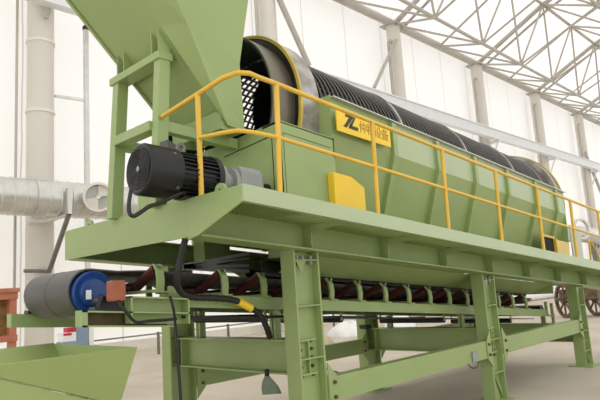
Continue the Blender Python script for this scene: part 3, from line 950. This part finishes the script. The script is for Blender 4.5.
tag(MB().tube(hose([at(x, y, 4.0) for x, y in ((182, 317), (215, 318.5), (255, 317), (285, 316.5))], .01), .012, 8).build('steel_rod', RUB, smooth=60), 'thin dark rod running level below the conveyor stringer', 'rod')
c4 = hose([at(337, 316.5, 4.2), at(365, 317, 4.2), at(400, 318, 4.2), at(425, 317, 4.2)], .01)
tag(MB().tube(c4, .009, 6).build('thin_cable', RUB, smooth=60), 'thin dark cable strung below the conveyor between two return rollers', 'cable')

# rag hanging from the first cross beam
rg = [at(x, y, 4.12) for x, y in ((267, 376), (268, 381), (270, 387), (272, 394))]
rb = MB()
ws = [.02, .05, .075, .085]
for p, w in zip(rg, ws):
    for k in range(12):
        an = 2*PI*k/12
        rb.v.append(p + Vector((math.cos(an)*w*.75 + .006*math.sin(3*an), -math.cos(an)*w*.75 + math.sin(an)*w*.3, 0)))
for i in range(3):
    for k in range(12):
        l = (k+1) % 12
        rb.f.append((i*12+k, i*12+l, (i+1)*12+l, (i+1)*12+k))
rb.f.append(tuple(range(12))[::-1]); rb.f.append(tuple(36+k for k in range(12)))
t = thing('hanging_rag', tuple(rg[-1]), 'grey-green rag hanging below the first cross beam', 'rag')
rb.build('cloth', RAGM, t, smooth=60)
MB().tube([rg[0], rg[0]+Vector((0, 0, .06))], .022, 8).build('knot', BLACK, t, smooth=60)

# ================================================================== COLLECTING HOPPER (front left)
hz = 1.27
hop = thing('collecting_hopper', (1.65, 4.45, 0), 'light green open hopper below the blue pulley', 'hopper')
A = [Vector((1.08, 3.80, hz)), Vector((2.18, 3.80, hz)), Vector((2.18, 5.22, hz)), Vector((1.08, 5.22, hz))]
B = [Vector((2.05, 3.92, .90)), Vector((2.11, 3.92, .90)), Vector((2.13, 4.60, .90)), Vector((2.07, 4.60, .90))]
cen = (A[0]+A[2])/2
names = ['near_plate', 'right_plate', 'far_plate', 'left_plate']
for i in range(4):
    j = (i+1) % 4
    q = [A[i], A[j], B[j], B[i]]
    mid = sum(q, Vector())/4
    n = (q[1]-q[0]).cross(q[3]-q[0]).normalized()
    if n.z < 0: n = -n
    MB().hexa([p for p in q] + [p + n*.008 for p in q]).build(names[i], HOPG, hop)
MB().hexa([Vector((p.x, p.y, .70)) for p in B] + [Vector((p.x, p.y, .90)) for p in B]).build('outlet', HOPG, hop)
sk = [A[0]+Vector((0, .012, -.012)), B[0]+Vector((0, .012, -.012))]
MB().hexa([sk[0]-Vector((0, 0, .6)), sk[1]-Vector((0, 0, .6)), sk[1]+Vector((0, .01, -.6)), sk[0]+Vector((0, .01, -.6)), sk[0], sk[1], sk[1]+Vector((0, .01, 0)), sk[0]+Vector((0, .01, 0))]).build('skirt_plate', HOPG, hop)
for xx, yy, zl in ((1.14, 3.88, 1.2), (1.14, 5.18, 1.2), (2.10, 5.18, 1.18), (2.10, 3.95, .86)):
    MB().box(xx-.03, xx+.03, yy-.03, yy+.03, 0, zl).build('leg', HOPG, hop)
for px_, py_ in ((70, 391), (84, 394)):
    p = at(px_, py_, 4.05)
    MB().box(p.x-.006, p.x+.006, p.y-.03, p.y+.06, p.z-.07, p.z+.015).build('stiffener_tab', HOPG, hop)

# ================================================================== THINGS AROUND
# primer-red cabinet frame at the left edge
p0 = at(-8, 288, 9.0); p1 = at(17, 292, 9.0); zb = at(12, 338, 9.0).z
t = thing('primer_frame', (p1.x-.2, 9.2, 0), 'red-primed steel frame with brown board panel at the left edge', 'frame')
xa, xb, zt = p1.x-.75, p1.x, p1.z
for xx in (xa+.05, xb-.05):
    for yy in (9.05, 9.75):
        MB().box(xx-.05, xx+.05, yy-.05, yy+.05, 0, zt-.006).build('post', REDO, t)
MB().box(xa-.01, xb+.01, 8.985, 9.045, zb-.05, zb+.04).build('rail', REDO, t)
MB().box(xa-.01, xb+.01, 8.985, 9.09, zt-.10, zt-.003).build('rail', REDO, t)
MB().box(xa-.03, xb+.03, 8.97, 9.83, zt, zt+.06).build('top_plate', REDO, t)
MB().box(xa+.1, xb-.1, 9.10, 9.12, zb+.04, zt-.1).build('board', WOODY, t, label='brown board panel')
MB().box(xb+.0, xb+.02, 9.1, 9.75, zb, zt).build('side_plate', REDO, t)

# pale blue post and carton by the wall
q = at(83, 345, 13)
t = thing('blue_post', (q.x, 13.0, 0), 'pale blue-grey steel upright behind the light green hopper', 'post')
MB().box(q.x-.16, q.x+.10, 12.95, 13.15, 0, at(83, 326, 13).z).build('upright', LBLUE, t)
MB().box(q.x+.12, q.x+.24, 12.95, 13.05, 0, at(83, 325, 13).z).build('edge_strip', TARP, t, label='white edge strip')
q2 = at(71, 335, 12.8)
MB_ = MB().box(q2.x-.24, q2.x+.12, 12.7, 13.0, 0, q2.z-.13).build('crate', LBLUE)
tag(MB_, 'blue crate standing beside the pale blue upright behind the hopper', 'crate')
q3 = at(71, 335, 12.8)
t = thing('carton', (q3.x-.05, 12.85, q3.z-.13), 'white carton with red print resting on the blue crate', 'carton')
MB().box(q3.x-.22, q3.x+.08, 12.72, 12.98, q3.z-.13, q3.z+.06).build('box', TARP, t)
MB().box(q3.x-.20, q3.x-.02, 12.715, 12.72, q3.z-.0, q3.z+.05).build('print', REDT, t, label='red print')
MB().box(q3.x-.10, q3.x+.10, 12.76, 12.96, q3.z+.06, q3.z+.16).build('lid', REDT, t, label='red lid')

# rope fence by the wall
t = thing('rope_fence', (9, 15.2, 0), 'low thin rope fence on slim posts in front of the back wall', 'fence')
fy = 15.2
ztop = at(228, 325.5, fy)
hgt = ztop.z
for i in range(-2, 7):
    xx = ztop.x + 2.6*i
    MB().tube([(xx, fy, 0), (xx, fy, hgt+.05)], .045, 8).build('post', STEEL, t, smooth=50)
MB().tube([(ztop.x-5.2, fy, hgt), (ztop.x+15.6, fy, hgt)], .022, 6).build('rope', STEEL, t, smooth=50)

# tarps and sacks lying beyond the machine
def lump(name, c, sx, sy, sz_, m, label, cat, group=None, seed=1):
    rnd = random.Random(seed)
    mb = MB(); nu, nv = 20, 8
    ph = [rnd.random()*6 for _ in range(4)]
    for j in range(nv+1):
        th = PI/2*j/nv
        for i in range(nu):
            an = 2*PI*i/nu
            rr = 1 + .14*math.sin(3*an+ph[0]) + .08*math.sin(5*an+ph[1]+3*th)
            mb.v.append(Vector((c[0] + sx*rr*math.cos(an)*math.cos(th), c[1] + sy*rr*math.sin(an)*math.cos(th), sz_*math.sin(th)*(1+.12*math.sin(2*an+ph[2])))))
    for j in range(nv):
        for i in range(nu):
            k = (i+1) % nu
            mb.f.append((j*nu+i, j*nu+k, (j+1)*nu+k, (j+1)*nu+i))
    mb.f.append(tuple(range(nu))[::-1])
    return tag(mb.build(name, m, smooth=60, origin=c), label, cat, group)
def gp(x, y):
    d = fw + (x-300)/FPX*RV - (y-200)/FPX*UV
    return CAM + d*(-CAM.z/d.z)
c = gp(350, 335); lump('tarp_heap', (c.x, c.y, 0), .75, .6, .42, TARP, 'white tarp heap on the floor between the first and second legs', 'tarp', 'heaps near the back wall', 3)
c = gp(398, 328); lump('tarp_heap', (c.x, c.y, 0), .9, .6, .40, TARP, 'white tarp heap on the floor right behind the second far leg', 'tarp', 'heaps near the back wall', 4)
c = gp(319, 344); lump('sack_heap', (c.x, c.y, 0), .4, .35, .28, TAN, 'tan sack heap on the floor just right of the nearest leg', 'sacks', 'heaps near the back wall', 5)
c = gp(376, 330); lump('sack_heap', (c.x, c.y, 0), .5, .4, .34, TAN, 'tan sack heap between the two white tarp heaps', 'sacks', 'heaps near the back wall', 6)
c = gp(530, 303); pa = at(519, 291, 15.2); pb_ = at(553, 289, 15.2)
t = thing('pipe_stack', (pa.x, 15.2, 0), 'white pipes stacked near the wall behind the third leg', 'pipes')
for i, (dy, dz_) in enumerate(((0, 0), (.6, 0), (1.2, 0), (.3, .5), (.9, .5))):
    MB().tube([(pa.x-2, 15.0+dy, .28+dz_), (pb_.x+1.0, 15.0+dy, .28+dz_)], .28, 16).build('pipe', TARP, t, smooth=50)

fc = hose([gp(x, y)+Vector((0, 0, .012)) for x, y in ((322, 368), (338, 373), (356, 378), (372, 380))], .01)
tag(MB().tube(fc, .012, 8).build('floor_cable', RUB, smooth=60), 'thin black cable lying on the floor just right of the nearest leg', 'cable')

# cart with spoked wheels
gc = gp(566.5, 318)
rd = Vector((RV.x, RV.y, 0)).normalized(); fd = Vector((-rd.y, rd.x, 0))
ra = math.radians(3)
axl = (rd*math.cos(ra) + fd*math.sin(ra)); hd = Vector((-axl.y, axl.x, 0))
wr = .60
t = thing('wheeled_cart', (gc.x, gc.y, 0), 'brown cart on large spoked wheels seen behind the third leg', 'cart')
def wheel(c):
    m = MB(); m.lathe(c - axl*.05, axl, [(0, wr-.09), (0, wr), (.1, wr), (.1, wr-.09)], 36, closed=True)
    wl = m.build('wheel', BROWN, t, smooth=40)
    for k in range(8):
        an = 2*PI*k/8
        d = math.cos(an)*hd + math.sin(an)*Vector((0, 0, 1))
        MB().tube([c, c + d*(wr-.05)], .035, 6).build('spoke', BROWN, wl, smooth=50)
    MB().lathe(c - axl*.1, axl, [(0, .1), (.2, .1)], 16).build('hub', BROWN, wl, smooth=40)
w0 = Vector((gc.x, gc.y, wr)); w1 = w0 + axl*1.12
wheel(w0); wheel(w1)
MB().tube([w0, w1], .05, 8).build('axle', BROWN, t, smooth=50)
bc = (w0+w1)/2
bd = MB(); bd.bar(bc - hd*.7 + Vector((0, 0, .2)), bc + hd*.7 + Vector((0, 0, .2)), .75, .35); bd.build('body', BROWN, t)
bd = MB(); bd.bar(bc - hd*.4 + Vector((0, 0, .62)), bc + hd*.3 + Vector((0, 0, .62)), .5, .5); bd.build('engine', mat('dark green engine', (62, 72, 44), .6), t, label='dark green engine block')
MB().tube([bc - axl*.9 + Vector((0, 0, .05)), bc + axl*1.2 + Vector((0, 0, .35))], .035, 6).build('handle', STEEL, t, smooth=50)

# brick-red pallet stack at right
pz = at(590, 288, 14)
t = thing('brick_stack', (pz.x, 14, 0), 'low brick-red stack on the floor at the right edge behind the third leg', 'stack')
MB().box(pz.x-1.6, pz.x+2.5, 13.6, 14.6, 0, pz.z+.25).build('pile', mat('brick red', (150, 110, 92), .8, c2=(120, 84, 70), scale=5), t)

# silver tank, ladder and control box beyond the drum outlet
t1 = at(582, 233, 5.6); 
tk = thing('dust_duct', (14.5, 5.2, 1.0), 'silver elbow duct beyond the outlet end of the drum', 'duct')
xd = 14.0
c0 = at(580, 234, 6.0); c1 = at(606, 238, 6.0)
MB().tube(hose([c0+Vector((-.6, .2, .02)), c0, c0*.5+c1*.5, c1], .2), .24, 20).build('pipe', GALV, tk, smooth=50)
MB().lathe(at(581, 229, 5.7), (-.5, -1, 0), [(-.05, .24), (-.05, .30), (.05, .30), (.05, .24)], 24, closed=True).build('flange', GALV, tk, smooth=40)
MB().box(c1.x-1.1, c1.x-.95, 6.0, 6.15, 0, c1.z).build('stand', STEEL, tk)
l0 = at(591, 262, 3.62)
lad = thing('yellow_handrail', (l0.x, 3.62, S(l0.x, TOP)), 'short yellow tubular stair handrail at the right edge, inside the long guard rail', 'handrail')
for off in (0, .16):
    l0 = at(591, 262, 3.62+off); l1 = at(589, 240, 3.62+off); l2 = at(603, 262, 3.62+off)
    MB().tube(hose([Vector((l0.x, l0.y, S(l0.x, TOP))), l0*.5+l1*.5, l1, l1*.5+l2*.5, Vector((l2.x, l2.y, S(l2.x, TOP)))], .02), .018, 8).build('handrail', YEL, lad, smooth=60)
cbx = at(598, 247, 6.5)
MB_ = thing('control_box', (cbx.x, 6.5, 0), 'grey control box on a post beyond the short yellow handrail', 'box')
MB().box(cbx.x-.12, cbx.x+.5, 6.5, 6.75, cbx.z-.25, cbx.z+.25).build('case', GREYP, MB_)
MB().box(cbx.x-.02, cbx.x+.1, 6.49, 6.5, cbx.z-.02, cbx.z+.08).build('screen', DARK, MB_)
MB().box(cbx.x+.1, cbx.x+.2, 6.58, 6.68, 0, cbx.z-.25).build('post', GREYP, MB_)

# ================================================================== LIGHT
w = bpy.data.worlds.new('world'); SC.world = w; w.use_nodes = True
bg = w.node_tree.nodes['Background']
bg.inputs[0].default_value = (1.0, 1.0, .995, 1)
bg.inputs[1].default_value = 1.0
sun = bpy.data.lights.new('sun', 'SUN'); sun.energy = 2.15; sun.angle = math.radians(10); sun.color = (1, 1, 1)
so = bpy.data.objects.new('sun', sun); COL.objects.link(so)
sd = Vector((.15, -.62, -.77))       # daylight from behind the tent: it reaches the hall through the membrane
so.rotation_euler = sd.to_track_quat('-Z', 'Y').to_euler()
so.location = (10, 40, 30)

vs = SC.view_settings
vs.view_transform = 'Standard'; vs.look = 'None'; vs.gamma = 1; vs.use_curve_mapping = False
vs.exposure = .35

for o in SC.objects:
    if '_o' in o: del o['_o']
